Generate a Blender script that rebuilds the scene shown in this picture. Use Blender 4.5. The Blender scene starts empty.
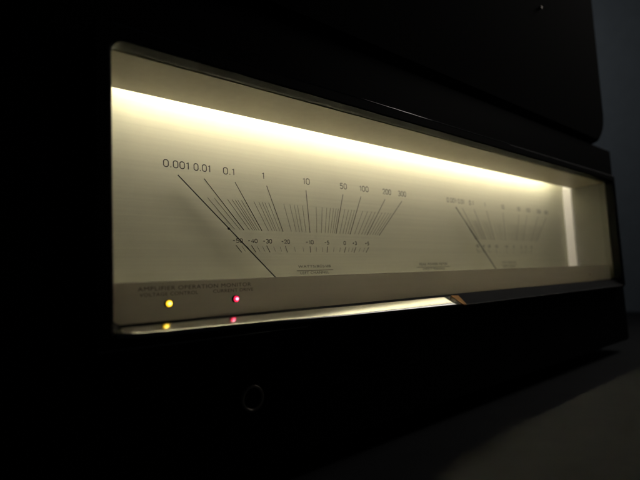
import bpy, bmesh, math, random
from mathutils import Vector, Matrix
random.seed(4)
S = bpy.context.scene
COL = S.collection

# ---------------------------------------------------------------- camera
def make_camera():
    yaw, pitch, roll = 0.710774, 0.086734, -0.047498
    fw = Vector((math.sin(yaw)*math.cos(pitch), math.cos(yaw)*math.cos(pitch), math.sin(pitch)))
    r = Vector((math.cos(yaw), -math.sin(yaw), 0)); u = r.cross(fw)
    r2 = r*math.cos(roll)+u*math.sin(roll); u2 = -r*math.sin(roll)+u*math.cos(roll)
    M = Matrix((r2, u2, -fw)).transposed().to_4x4()
    M.translation = Vector((-0.041222, -0.138745, 0.009725))
    cd = bpy.data.cameras.new('camera'); co = bpy.data.objects.new('camera', cd); COL.objects.link(co)
    co.matrix_world = M
    cd.sensor_width = 36; cd.lens = 471.066/640*36
    cd.clip_start = .005; cd.clip_end = 100
    cd.dof.use_dof = True; cd.dof.focus_distance = .20; cd.dof.aperture_fstop = 10.5
    S.camera = co
make_camera()

# ---------------------------------------------------------------- world, lamps, exposure
w = bpy.data.worlds.new('World'); S.world = w; w.use_nodes = True
bg = w.node_tree.nodes['Background']
bg.inputs[0].default_value = (.5, .62, .8, 1); bg.inputs[1].default_value = .0012
S.view_settings.view_transform = 'Standard'; S.view_settings.look = 'None'
S.view_settings.exposure = 0; S.view_settings.gamma = 1
def lamp(name, kind, loc, target, energy, color, **k):
    ld = bpy.data.lights.new(name, kind); ld.energy = energy; ld.color = color
    for a, b in k.items(): setattr(ld, a, b)
    o = bpy.data.objects.new(name, ld); COL.objects.link(o); o.location = loc
    o.rotation_euler = (Vector(target)-Vector(loc)).to_track_quat('-Z', 'Y').to_euler()
# added area light, source unseen: dim bluish tone on the right wall
lamp('wall_fill', 'AREA', (.95, .9, .9), (1.6, .9, .45), .68, (.82, .92, 1.0), shape='RECTANGLE', size=.8, size_y=.6, spread=math.radians(150))
# added light high on the right, aimed for the glint on the bezel's upper edge
lamp('glint_light', 'AREA', (1.0, -.12, .68), (.16, 0, .087), .034, (1, .95, .88), shape='RECTANGLE', size=.22, size_y=.80, spread=math.radians(36))
# added spot, source unseen: dim soft patch on the table at the lower right
lamp('table_fill', 'SPOT', (.85, -.55, .8), (.42, -.18, -.06), .24, (.90, .93, 1), spot_size=math.radians(24), spot_blend=1, shadow_soft_size=.12)

# ---------------------------------------------------------------- materials
def mat(name, base, rough=.5, metal=0, bump=0, bscale=(200,200,200), var=0, coat=0, spec=.5, emit=None, estr=0):
    m = bpy.data.materials.new(name); m.use_nodes = True
    nt = m.node_tree; N = nt.nodes; L = nt.links; p = N['Principled BSDF']
    p.inputs['Base Color'].default_value = (*base, 1); p.inputs['Roughness'].default_value = rough
    p.inputs['Metallic'].default_value = metal; p.inputs['Coat Weight'].default_value = coat
    p.inputs['Coat Roughness'].default_value = .08
    p.inputs['Specular IOR Level'].default_value = spec
    if emit: p.inputs['Emission Color'].default_value = (*emit, 1); p.inputs['Emission Strength'].default_value = estr
    if bump or var:
        tc = N.new('ShaderNodeTexCoord'); mp = N.new('ShaderNodeMapping'); nz = N.new('ShaderNodeTexNoise')
        mp.inputs['Scale'].default_value = bscale; nz.inputs['Scale'].default_value = 1; nz.inputs['Detail'].default_value = 5
        L.new(tc.outputs['Object'], mp.inputs[0]); L.new(mp.outputs[0], nz.inputs['Vector'])
        if bump:
            b = N.new('ShaderNodeBump'); b.inputs['Strength'].default_value = bump; b.inputs['Distance'].default_value = .0003
            L.new(nz.outputs[0], b.inputs['Height']); L.new(b.outputs[0], p.inputs['Normal'])
        if var:
            mx = N.new('ShaderNodeMix'); mx.data_type = 'RGBA'
            mx.inputs[6].default_value = (*[c*(1-var) for c in base], 1); mx.inputs[7].default_value = (*[min(1, c*(1+var)) for c in base], 1)
            L.new(nz.outputs[0], mx.inputs[0]); L.new(mx.outputs[2], p.inputs['Base Color'])
    return m
M = dict(
    black=mat('black_lacquer', (.004, .004, .006), .55, spec=.15, bump=.05, bscale=(900,900,900), var=.3),
    gloss=mat('bezel_black', (.004, .004, .005), .55, spec=.25, bump=.05, bscale=(800,800,800)),
    dial=mat('champagne_dial', (.70, .70, .52), .55, bump=.09, bscale=(8, 60, 900), var=.09, spec=.3),
    shield=mat('shield_paint', (.38, .34, .24), .5, bump=.05, bscale=(300,300,300), var=.1),
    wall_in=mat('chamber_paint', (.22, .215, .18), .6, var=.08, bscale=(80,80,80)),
    strip=mat('lit_strip_paint', (.60, .59, .53), .6),
    white=mat('reflector_white', (.85, .84, .78), .6),
    ink=mat('printed_ink', (.02, .017, .012), .6),
    needle=mat('needle_black', (.012, .010, .008), .5),
    sill=mat('reflection_metal', (.84, .84, .84), .17, metal=1, bump=.02, bscale=(20, 400, 400)),
    warm_end=mat('warm_glow_end', (.34, .15, .04), .6, metal=1),
    chrome=mat('dark_chrome', (.7, .62, .55), .35, metal=1), glint_rod=mat('glint_chrome', (.9, .88, .85), .10, metal=1),
    lampm=mat('lamp_glow', (1, .9, .7), .5, emit=(1, .91, .83), estr=80),
    yellow=mat('yellow_lens', (.9, .5, .05), .3, emit=(1, .60, .02), estr=1.7),
    yellowc=mat('yellow_core', (.9, .7, .2), .3, emit=(1, .74, .14), estr=4.5),
    red=mat('red_lens', (.8, .05, .1), .3, emit=(1, .02, .08), estr=1.6),
    redc=mat('red_core', (.9, .3, .4), .3, emit=(1, .26, .38), estr=4),
    ring=mat('lens_holder', (.02, .018, .012), .5),
    device=mat('device_black', (.004, .0045, .006), .8, bump=.1, bscale=(500,500,500), var=.3, spec=.1),
    table=mat('table_top', (.050, .054, .062), .8, bump=.15, bscale=(60,60,60), var=.25),
    roomwall=mat('wall_paint', (.30, .31, .32), .9, bump=.1, bscale=(30,30,30), var=.12),
    rubber=mat('rubber', (.01, .01, .01), .8),
)
def glass_mat():
    m = bpy.data.materials.new('clear_pane'); m.use_nodes = True; nt = m.node_tree; N = nt.nodes; L = nt.links
    N.remove(N['Principled BSDF'])
    t = N.new('ShaderNodeBsdfTransparent'); t.inputs[0].default_value = (.97, .97, .96, 1)
    g = N.new('ShaderNodeBsdfGlossy'); g.inputs['Roughness'].default_value = .02
    f = N.new('ShaderNodeFresnel'); f.inputs[0].default_value = 1.25; x = N.new('ShaderNodeMixShader')
    ge = N.new('ShaderNodeNewGeometry'); mm = N.new('ShaderNodeMath'); mm.operation = 'SUBTRACT'; mm.use_clamp = True
    L.new(f.outputs[0], mm.inputs[0]); L.new(ge.outputs['Backfacing'], mm.inputs[1]); L.new(mm.outputs[0], x.inputs[0]); L.new(t.outputs[0], x.inputs[1]); L.new(g.outputs[0], x.inputs[2])
    L.new(x.outputs[0], N['Material Output'].inputs[0]); return m
def smoke_mat():      # frosted smoked acrylic that the lit chamber shines through
    m = bpy.data.materials.new('smoked_acrylic'); m.use_nodes = True; nt = m.node_tree; N = nt.nodes; L = nt.links
    N.remove(N['Principled BSDF'])
    t = N.new('ShaderNodeBsdfTranslucent'); t.inputs[0].default_value = (.57, .55, .53, 1)
    d = N.new('ShaderNodeBsdfDiffuse'); d.inputs[0].default_value = (.2, .18, .16, 1)
    tc = N.new('ShaderNodeTexCoord'); mp = N.new('ShaderNodeMapping'); mp.inputs['Scale'].default_value = (25, 1, 300)
    nz = N.new('ShaderNodeTexNoise'); nz.inputs['Scale'].default_value = 1
    mr = N.new('ShaderNodeMapRange'); mr.inputs[3].default_value = .15; mr.inputs[4].default_value = .30
    L.new(tc.outputs['Object'], mp.inputs[0]); L.new(mp.outputs[0], nz.inputs[0]); L.new(nz.outputs[0], mr.inputs[0])
    x = N.new('ShaderNodeMixShader'); L.new(mr.outputs[0], x.inputs[0])
    L.new(t.outputs[0], x.inputs[1]); L.new(d.outputs[0], x.inputs[2])
    L.new(x.outputs[0], N['Material Output'].inputs[0]); return m
M['glass'] = glass_mat(); M['smoke'] = smoke_mat()

# ---------------------------------------------------------------- mesh helpers
def link(name, bm, m, parent=None, smooth=False, bevel=0, label=None):
    bmesh.ops.recalc_face_normals(bm, faces=bm.faces[:])
    me = bpy.data.meshes.new(name); bm.to_mesh(me); bm.free()
    me.materials.append(m); o = bpy.data.objects.new(name, me); COL.objects.link(o); o.parent = parent
    if smooth:
        for f in me.polygons: f.use_smooth = True
    if bevel:
        b = o.modifiers.new('bevel', 'BEVEL'); b.width = bevel; b.segments = 3; b.limit_method = 'ANGLE'
    if label: o['label'] = label
    return o
def box(bm, x0, x1, y0, y1, z0, z1):
    r = bmesh.ops.create_cube(bm, size=1)
    for v in r['verts']:
        v.co = Vector((x0+(v.co.x+.5)*(x1-x0), y0+(v.co.y+.5)*(y1-y0), z0+(v.co.z+.5)*(z1-z0)))
def cyl(bm, c, r, y0, y1, n=40, r2=None):           # cylinder along Y
    r2 = r if r2 is None else r2
    a = [bm.verts.new((c[0]+r*math.cos(t), y0, c[1]+r*math.sin(t))) for t in [2*math.pi*i/n for i in range(n)]]
    b = [bm.verts.new((c[0]+r2*math.cos(t), y1, c[1]+r2*math.sin(t))) for t in [2*math.pi*i/n for i in range(n)]]
    bm.faces.new(a); bm.faces.new(b[::-1])
    for i in range(n): bm.faces.new((a[i], a[(i+1)%n], b[(i+1)%n], b[i]))
def rrect(x0, x1, z0, z1, r, n=8):
    P = []
    for cx, cz, a in ((x1-r, z1-r, 0), (x0+r, z1-r, 90), (x0+r, z0+r, 180), (x1-r, z0+r, 270)):
        for i in range(n+1):
            t = math.radians(a+90*i/n); P.append((cx+r*math.cos(t), cz+r*math.sin(t)))
    return P
def frame_rings(bm, rings):                        # rings: list of (points, y), skinned one to the next and closed
    V = [[bm.verts.new((x, y, z)) for x, z in pts] for pts, y in rings]
    n = len(V[0])
    for k in range(len(V)):
        A, B = V[k], V[(k+1) % len(V)]
        for i in range(n): bm.faces.new((A[i], A[(i+1)%n], B[(i+1)%n], B[i]))
def stroke(bm, x0, z0, x1, z1, wd, y0, y1):          # a thin printed / needle bar in the XZ plane
    d = Vector((x1-x0, z1-z0)); d.normalize(); n = Vector((-d.y, d.x))*wd/2
    q = [(x0+n.x, z0+n.y), (x0-n.x, z0-n.y), (x1-n.x, z1-n.y), (x1+n.x, z1+n.y)]
    a = [bm.verts.new((x, y0, z)) for x, z in q]; b = [bm.verts.new((x, y1, z)) for x, z in q]
    bm.faces.new(a); bm.faces.new(b[::-1])
    for i in range(4): bm.faces.new((a[i], a[(i+1)%4], b[(i+1)%4], b[i]))
def add_text(bm, body, xc, zc, width, height, y, bold=.0):
    cu = bpy.data.curves.new('t', 'FONT'); cu.body = body; cu.align_x = 'CENTER'; cu.resolution_u = 3; cu.offset = bold
    cu.size = 1; cu.space_character = 1.08
    o = bpy.data.objects.new('t', cu); COL.objects.link(o); bpy.context.view_layer.update()
    me = bpy.data.meshes.new_from_object(o)
    xs = [v.co.x for v in me.vertices]; zs = [v.co.y for v in me.vertices]
    x0, x1, z0, z1 = min(xs), max(xs), min(zs), max(zs)
    k = height/(z1-z0); kx = width/(x1-x0) if width else k
    off = len(bm.verts); bm.from_mesh(me); bm.verts.ensure_lookup_table()
    for v in bm.verts[off:]:
        v.co = Vector((xc+(v.co.x-(x0+x1)/2)*kx, y, zc+(v.co.y-(z0+z1)/2)*k))
    bpy.data.objects.remove(o); bpy.data.curves.remove(cu); bpy.data.meshes.remove(me)
def arc(cx, cy, rx, ry, a0, a1, n=14):
    return [(cx+rx*math.cos(math.radians(a0+(a1-a0)*i/n)), cy+ry*math.sin(math.radians(a0+(a1-a0)*i/n))) for i in range(n+1)]
GLYPH = {   # plain rounded figures drawn as pen strokes, cap height 1
    '0': (.52, [arc(.26, .72, .24, .28, 0, 180)+arc(.26, .28, .24, .28, 180, 360)+[(.50, .72)]]),
    '1': (.30, [[(.04, .80), (.22, 1.0), (.22, 0)]]),
    '2': (.58, [arc(.29, .71, .26, .29, 165, -35)+[(.03, 0), (.57, 0)]]),
    '3': (.58, [arc(.28, .76, .24, .24, 155, -90)+arc(.28, .26, .28, .26, 90, -155)]),
    '4': (.62, [[(.45, 0), (.45, 1), (.02, .28), (.60, .28)]]),
    '5': (.58, [[(.52, 1), (.12, 1), (.07, .55)]+arc(.28, .32, .28, .32, 130, -150)]),
    '.': (.14, [[(.07, -.02), (.07, .13)]]),
    '-': (.50, [[(.06, .5), (.44, .5)]]),
    '+': (.54, [[(.06, .5), (.48, .5)], [(.27, .29), (.27, .71)]]),
}
def add_figures(bm, body, xc, zc, width, height, y, pen):
    tot = sum(GLYPH[c][0] for c in body)+.17*(len(body)-1)
    kx = width/tot; x = xc-width/2
    for c in body:
        wd, lines = GLYPH[c]
        for L_ in lines:
            P = [Vector((x+a*kx, zc+(b-.5)*height)) for a, b in L_]; A = []; B = []
            for i, p in enumerate(P):
                d = (P[min(i+1, len(P)-1)]-P[max(i-1, 0)]); d.normalize(); nn = Vector((-d.y, d.x))*pen/2
                A.append(bm.verts.new((p.x+nn.x, y, p.y+nn.y))); B.append(bm.verts.new((p.x-nn.x, y, p.y-nn.y)))
            for i in range(len(P)-1): bm.faces.new((A[i], A[i+1], B[i+1], B[i]))
        x += (wd+.17)*kx
def top(o, label, cat, kind=None, group=None):
    o['label'] = label
    if cat: o['category'] = cat
    if kind: o['kind'] = kind
    if group: o['group'] = group

# ---------------------------------------------------------------- setting: wall and table
bm = bmesh.new(); box(bm, -3, 1.6, 2.4, 2.5, -.9, 2.5); o = link('wall', bm, M['roomwall']); top(o, 'unlit dark wall behind the amplifier', None, 'structure')
bm = bmesh.new(); box(bm, 1.601, 1.7, -2, 2.5, -.9, 2.5); o = link('wall', bm, M['roomwall']); top(o, 'dark bluish grey wall to the right of the equipment', None, 'structure')
bm = bmesh.new(); box(bm, -.7, .80, -.5, .5, -.10, -.060); o = link('table_surface', bm, M['table'], bevel=.003); top(o, 'dim grey surface under the amplifier', None, 'structure')

# ---------------------------------------------------------------- amplifier
AX0, AX1, AZ0, AZ1, AYB = -.0150, .4165, -.0515, .1110, .32
W, H, D, DP = .4, .081, .0363, .02835
amp = bpy.data.objects.new('amplifier', None); COL.objects.link(amp); amp.location = (0, 0, 0)
top(amp, 'black power amplifier with a long lit champagne meter window, standing on the grey surface', 'amplifier')

# front plate with the window opening, one closed ring
bm = bmesh.new()
oi = rrect(-.0012, W+.0012, -.0008, H+.0008, .0010); oo = rrect(AX0, AX1, AZ0, AZ1, .0012)
frame_rings(bm, [(oo, .0012), (rrect(AX0+.0010, AX1-.0010, AZ0+.0010, AZ1-.0010, .0010), 0.0), (oi, 0.0), (oi, .006), (oo, .006)])
link('front_panel', bm, M['black'], amp)
# casing: top, bottom, sides and back of the body behind the front plate
bm = bmesh.new()
box(bm, AX0, AX1, .0062, AYB, AZ1-.002, AZ1-.0003)
box(bm, AX0, AX1, .0062, AYB, AZ0+.0003, AZ0+.002)
box(bm, AX0+.0002, AX0+.002, .0062, AYB-.002, AZ0+.0022, AZ1-.0022)
box(bm, AX1-.002, AX1-.0002, .0062, AYB-.002, AZ0+.0022, AZ1-.0022)
box(bm, AX0+.0022, AX1-.0022, AYB-.002, AYB, AZ0+.0022, AZ1-.0022)
link('casing', bm, M['black'], amp)
# raised bezel round the window (open at the bottom where the sill slopes out)
bm = bmesh.new()
bi = rrect(0, W, 0, H, .0032); bo = rrect(-.0052, W+.0052, -.0066, H+.0052, .0015)
def grow(x, z0, z1, r): return rrect(-x, W+x, z0, z1, r)
frame_rings(bm, [(bo, -.0005), (bo, -.0042), (grow(.0046, -.0061, H+.0046, .0014), -.0048), (grow(.0010, -.0056, H+.0010, .0040), -.0048),
                 (grow(.0004, -.0053, H+.0005, .0042), -.0044), (bi, -.0010), (bi, .0006), (rrect(-.0040, W+.004, -.0045, H+.004, .003), .0006), (rrect(-.0040, W+.004, -.0045, H+.004, .003), -.0005)])
link('bezel', bm, M['gloss'], amp)
# thin chrome rods added to stand in for highlights on the bezel's edges
def rod(x0, x1, y, z, r):
    b_ = bmesh.new(); A = [b_.verts.new((x0, y+r*math.cos(t), z+r*math.sin(t))) for t in [math.pi*i/8 for i in range(16)]]
    B_ = [b_.verts.new((x1, v.co.y, v.co.z)) for v in A]
    for i in range(16): b_.faces.new((A[i], A[(i+1) % 16], B_[(i+1) % 16], B_[i]))
    b_.faces.new(A); b_.faces.new(B_[::-1]); return b_
link('edge_glint_rod', rod(.0, .2285, -.0046, H+.0050, .00028), M['glint_rod'], amp, smooth=True)
link('edge_glint_rod', rod(-.0045, .0660, -.0050, -.0063, .0002), M['glint_rod'], amp, smooth=True)

# sloping sill at lower left, shaped and brightened to stand in for a reflection
bm = bmesh.new()
n = 24; X0, X1 = .0004, .1610
NR = 7; G = []
for i in range(n+1):
    x = X0+(X1-X0)*i/n; q = min(1, max(0, (x-.052)/.03)); e = max(0, (x-.08)/.08)
    dep = .0058+.0013*min(1, x/.05); c = .0010*max(0, 1-i/1.2); y, z = -.0005, -.0003; col = [bm.verts.new((x, y, z))]
    for k in range(NR):
        t = (k+.5)/NR; tl = math.radians(19.6+5.5*q+(5+2*q)*t**3+5*e)
        y -= (dep-c)/NR; z -= (dep-c)/NR*math.tan(tl); col.append(bm.verts.new((x, y, z)))
    yb = y; col += [bm.verts.new((x, yb, z-.0004)), bm.verts.new((x, yb, z-.0010)), bm.verts.new((x, -.0005, z-.0010))]
    G.append(col)
m_ = len(G[0])
for i in range(n):
    for k in range(m_): bm.faces.new((G[i][k], G[i+1][k], G[i+1][(k+1) % m_], G[i][(k+1) % m_]))
bm.faces.new(G[0]); bm.faces.new(G[n][::-1])
for f in bm.faces: f.smooth = abs(f.normal.z) > .5 or True
bmesh.ops.recalc_face_normals(bm, faces=bm.faces[:])
sill = link('sill', bm, M['sill'], amp, label='bright strip on the lower window edge, shaped to stand in for the ledge reflection')
for f in sill.data.polygons: f.use_smooth = f.normal.z > .6
bm = bmesh.new()
v = [bm.verts.new(c) for c in ((X1+.0002, -.0012, -.0004), (X1+.0002, -.0083, -.0050), (X1+.0035, -.0080, -.0052), (X1+.0065, -.0012, -.0006),
                               (X1+.0002, -.0012, -.0055), (X1+.0002, -.0083, -.0058), (X1+.0035, -.0080, -.0058), (X1+.0065, -.0012, -.0055))]
for q in ((0,1,2,3), (4,7,6,5), (0,4,5,1), (1,5,6,2), (2,6,7,3), (3,7,4,0)): bm.faces.new([v[i] for i in q])
link('end_glow', bm, M['warm_end'], sill)  # warm brown wedge standing in for the glow at the sill's end

# lit chamber behind the window
bm = bmesh.new(); box(bm, -.0018, W+.0018, D, D+.0015, -.002, .1083); dial = link('dial_panel', bm, M['dial'], amp)
bm = bmesh.new(); box(bm, .0002, W-.0002, .0016, DP, H, H+.0007); link('lamp_shield', bm, M['shield'], amp)
bm = bmesh.new(); box(bm, W+.0001, W+.0010, .0016, DP+.0004, .0004, H-.0002); link('chamber_wall', bm, M['wall_in'], amp)  # front section; the shade under the shield is put into its darker paint
bm = bmesh.new(); box(bm, -.0016, -.0001, .0064, D-.0002, -.002, H-.0002); link('chamber_wall', bm, M['wall_in'], amp)
bm = bmesh.new(); box(bm, -.0016, W+.0016, .0064, D-.0002, -.0035, -.0022); link('chamber_floor', bm, M['white'], amp)  # unseen; made white to bounce light up onto the lower dial
bm = bmesh.new(); box(bm, W-.0004, W+.0012, DP+.0006, D-.0002, .0, H-.0002); link('bright_lining', bm, M['strip'], amp, label='lamplit strip of end wall right of the meter dial, its light put into the paint')  # rear part of the end wall; direct lamplight is put into its paler paint
bm = bmesh.new(); box(bm, W-.0010, W, .0200, DP, .0113, .0127); link('ledge', bm, M['wall_in'], amp)
bm = bmesh.new()
box(bm, -.0018, W+.0018, .0215, .0225, H+.0014, .1080); box(bm, -.0018, W+.0018, .0215, D-.0002, .1081, .1086)
box(bm, W+.0002, W+.0016, DP+.0003, D-.0004, H, .1079); box(bm, -.0016, -.0002, DP+.0003, D-.0004, H, .1079)
link('bright_lining', bm, M['white'], amp)
bm = bmesh.new()
nseg = 16; r = .0014; LY, LZ = .0286, H+.0235
ra = [[bm.verts.new((x, LY+r*math.cos(t), LZ+r*math.sin(t))) for t in [2*math.pi*i/nseg for i in range(nseg)]] for x in (.004, W-.030)]
for i in range(nseg): bm.faces.new((ra[0][i], ra[0][(i+1)%nseg], ra[1][(i+1)%nseg], ra[1][i]))
bm.faces.new(ra[0]); bm.faces.new(ra[1][::-1])
link('lamp_tube', bm, M['lampm'], amp, smooth=True)
bm = bmesh.new(); box(bm, .0002, W-.0002, .0010, .0012, -.0003, H+.0004); link('window_glass', bm, M['glass'], amp)

# smoked monitor panel
bm = bmesh.new(); box(bm, -.0010, W+.0008, .0040, .0046, -.0006, .0119); mon = link('monitor_panel', bm, M['smoke'], amp, bevel=.0002)
bm = bmesh.new()
YP = .00392
add_text(bm, 'AMPLIFIER OPERATION MONITOR', .0288, .0098, .0395, .00130, YP, 0)
add_text(bm, 'VOLTAGE CONTROL', .0190, .0080, .0188, .00110, YP, 0)
add_text(bm, 'CURRENT DRIVE', .0416, .0080, .0156, .00110, YP, 0)
link('lettering', bm, M['ink'], mon)
for x, a, b, lb in ((.0183, 'yellow', 'yellowc', 'glowing yellow indicator under VOLTAGE CONTROL'), (.0420, 'red', 'redc', 'glowing pinkish red indicator under CURRENT DRIVE')):
    bm = bmesh.new(); cyl(bm, (x, .0050), .00125, .0030, .0042, 32)
    e = link('indicator_light', bm, M['ring'], amp, label=lb)
    bm = bmesh.new(); bmesh.ops.create_uvsphere(bm, u_segments=24, v_segments=14, radius=.00102)
    for v in bm.verts: v.co = Vector((x+v.co.x, .0030+v.co.y*.55, .0050+v.co.z))
    link('lens', bm, M[a], e, smooth=True)
    bm = bmesh.new(); bmesh.ops.create_uvsphere(bm, u_segments=20, v_segments=12, radius=.0005)
    for v in bm.verts: v.co = Vector((x+v.co.x*1.1, .0025+v.co.y*.7, .0050+v.co.z))
    link('glowing_core', bm, M[b], e, smooth=True)
bm = bmesh.new(); cyl(bm, (.3565, .0050), .0008, .0032, .0041, 20); link('screw', bm, M['chrome'], amp)

# ---------------------------------------------------------------- meter scales
VAL = [.001, .01, .1, 1, 10, 50, 100, 200, 300]
TOPX = [-.0693, -.0576, -.0431, -.0267, -.0037, .0210, .0343, .0537, .0684]
BOTX = [-.0480, -.0394, -.0301, -.0185, -.0024, .0147, .0246, .0373, .0469]
LABX = [-.0694, -.0583, -.0459, -.0284, -.0033, .0215, .0370, .0555, .0689]
ZT, ZB, ZM = .0540, .0332, .0462
LABW = [.0106, .0074, .0054, .0012, .0042, .0048, .0068, .0070, .0070]
DBX = [-.0425, -.0350, -.0272, -.0171, -.0027, .0083, .0206, .0278, .0372]
DBT = ['-50', '-40', '-30', '-20', '-10', '-5', '0', '+3', '+5']
YD = D-.000015
def interp(v):
    for i in range(8):
        if VAL[i] <= v <= VAL[i+1]:
            t = (math.log(v)-math.log(VAL[i]))/(math.log(VAL[i+1])-math.log(VAL[i]))
            return TOPX[i]+t*(TOPX[i+1]-TOPX[i]), BOTX[i]+t*(BOTX[i+1]-BOTX[i])
def meter(cx, side, nx):
    bm = bmesh.new()
    for i in range(1, 9): stroke(bm, cx+TOPX[i], ZT, cx+BOTX[i], ZB, .00034, YD-.00001, YD)
    mins = []
    for d in (.01, .1, 1): mins += [d*k for k in (2, 3, 4, 5, 7)]
    mins += [.003, .006, 15, 20, 25, 30, 35, 40, 45, 60, 70, 80, 90, 120, 140, 160, 180, 220, 240, 260, 280]
    for v in mins:
        a, b = interp(v); t = (ZM-ZB)/(ZT-ZB)
        stroke(bm, cx+b+(a-b)*t, ZM, cx+b, ZB+.0002, .00016, YD-.00001, YD)
    sl = lambda x: x/.0425*.0045           # slant toward the pivot
    for k, x in enumerate(DBX):
        s = sl(x); stroke(bm, cx+x*1.02+s*.05, .0266, cx+x*1.02-s*.55, .0236, .0003, YD-.00001, YD)
    for k in range(8):
        for t in (.35, .7):
            x = DBX[k]+t*(DBX[k+1]-DBX[k]); s = sl(x); stroke(bm, cx+x*1.02, .0262, cx+x*1.02-s*.4, .0240, .00014, YD-.00001, YD)
    link('scale_lines', bm, M['ink'], dial)
    for i in range(9):
        bm = bmesh.new(); add_figures(bm, '%g' % VAL[i], cx+LABX[i], .0584, LABW[i], .0028, YD, .00040); link('numeral', bm, M['ink'], dial)
        bm = bmesh.new(); add_figures(bm, DBT[i], cx+DBX[i]-.0002, .0286, [0, .0014, .0030, .0048][len(DBT[i])], .0017, YD, .00030); link('numeral', bm, M['ink'], dial)
    bm = bmesh.new()
    add_text(bm, 'WATTS(8Ω)/dB', cx-.0003, .0168, .0205, .0016, YD, 0)
    stroke(bm, cx-.0115, .01505, cx+.0115, .01505, .0002, YD-.00001, YD)
    add_text(bm, side, cx-.0003, .0139, .0180, .00120, YD, 0)
    link('lettering', bm, M['ink'], dial)
    # needle: slim blade resting on the lowest mark, tapering to its tip, with a boss above the pivot
    bm = bmesh.new()
    stroke(bm, cx+nx, .0540, cx+nx+.0442, .0130, .00034, D-.0011, D-.0008)
    stroke(bm, cx+nx+.0250, .0308, cx+nx+.0520, .00575, .00046, D-.00105, D-.00085)
    cyl(bm, (cx+nx+.0220, .0335), .00055, D-.0010, D-.00075, 20)
    link('meter_needle', bm, M['needle'], amp)
C1 = .2-.1886/2; C2 = .2+.1886/2
meter(C1, 'LEFT CHANNEL', -.0693); meter(C2, 'RIGHT CHANNEL', -.0665)
bm = bmesh.new()
add_text(bm, 'PEAK POWER METER', .2010, .0168, .0285, .0016, YD, 0)
stroke(bm, .2010-.017, .01505, .2010+.017, .01505, .0002, YD-.00001, YD)
add_text(bm, 'DIRECT READING', .2010, .0139, .0220, .00120, YD, 0)
link('lettering', bm, M['ink'], dial)

# push button with a ring below the window
bm = bmesh.new(); R0 = (.0441, -.0278)
def circ(r, n=48): return [(R0[0]+r*math.cos(2*math.pi*i/n), R0[1]+r*math.sin(2*math.pi*i/n)) for i in range(n)]
frame_rings(bm, [(circ(.0044), -.0002), (circ(.0044), -.0018), (circ(.0041), -.0022), (circ(.0035), -.0022), (circ(.0033), -.0018), (circ(.0033), -.0002)])
ring = link('socket_ring', bm, M['chrome'], amp, smooth=True)
bm = bmesh.new(); cyl(bm, R0, .0032, -.0010, -.0002, 40); link('socket_face', bm, M['gloss'], ring)
# feet
for x in (.03, .37):
    for y in (.04, .28):
        bm = bmesh.new(); r_ = bmesh.ops.create_cone(bm, cap_ends=True, segments=32, radius1=.017, radius2=.019, depth=.0085)
        for v in bm.verts: v.co += Vector((x, y, -.05575))
        link('foot', bm, M['rubber'], amp)

# ---------------------------------------------------------------- device on top of the amplifier
dev = bpy.data.objects.new('audio_device', None); COL.objects.link(dev); dev.location = (.19, .01, AZ1)
top(dev, 'black audio unit with rounded corners stacked on top of the amplifier', 'audio device')
DX0, DX1, DZ0, DZ1 = -.02-.19, .4065-.19, .0002, .190
bm = bmesh.new()
def prof(g): return rrect(DX0+g, DX1-g, DZ0+g, DZ1-g, .030-g, 14)
P = [[bm.verts.new((x, y, z)) for x, z in prof(g)] for g, y in ((.004, -.012), (.001, -.010), (0, -.006), (0, .26))]
n = len(P[0])
for k in range(3):
    for i in range(n): bm.faces.new((P[k][i], P[k][(i+1)%n], P[k+1][(i+1)%n], P[k+1][i]))
bm.faces.new(P[0]); bm.faces.new(P[3][::-1])
link('body', bm, M['device'], dev)
bm = bmesh.new(); cyl(bm, (.2946-.19, .197-AZ1), .0010, -.0135, -.0119, 20); link('screw', bm, M['chrome'], dev)
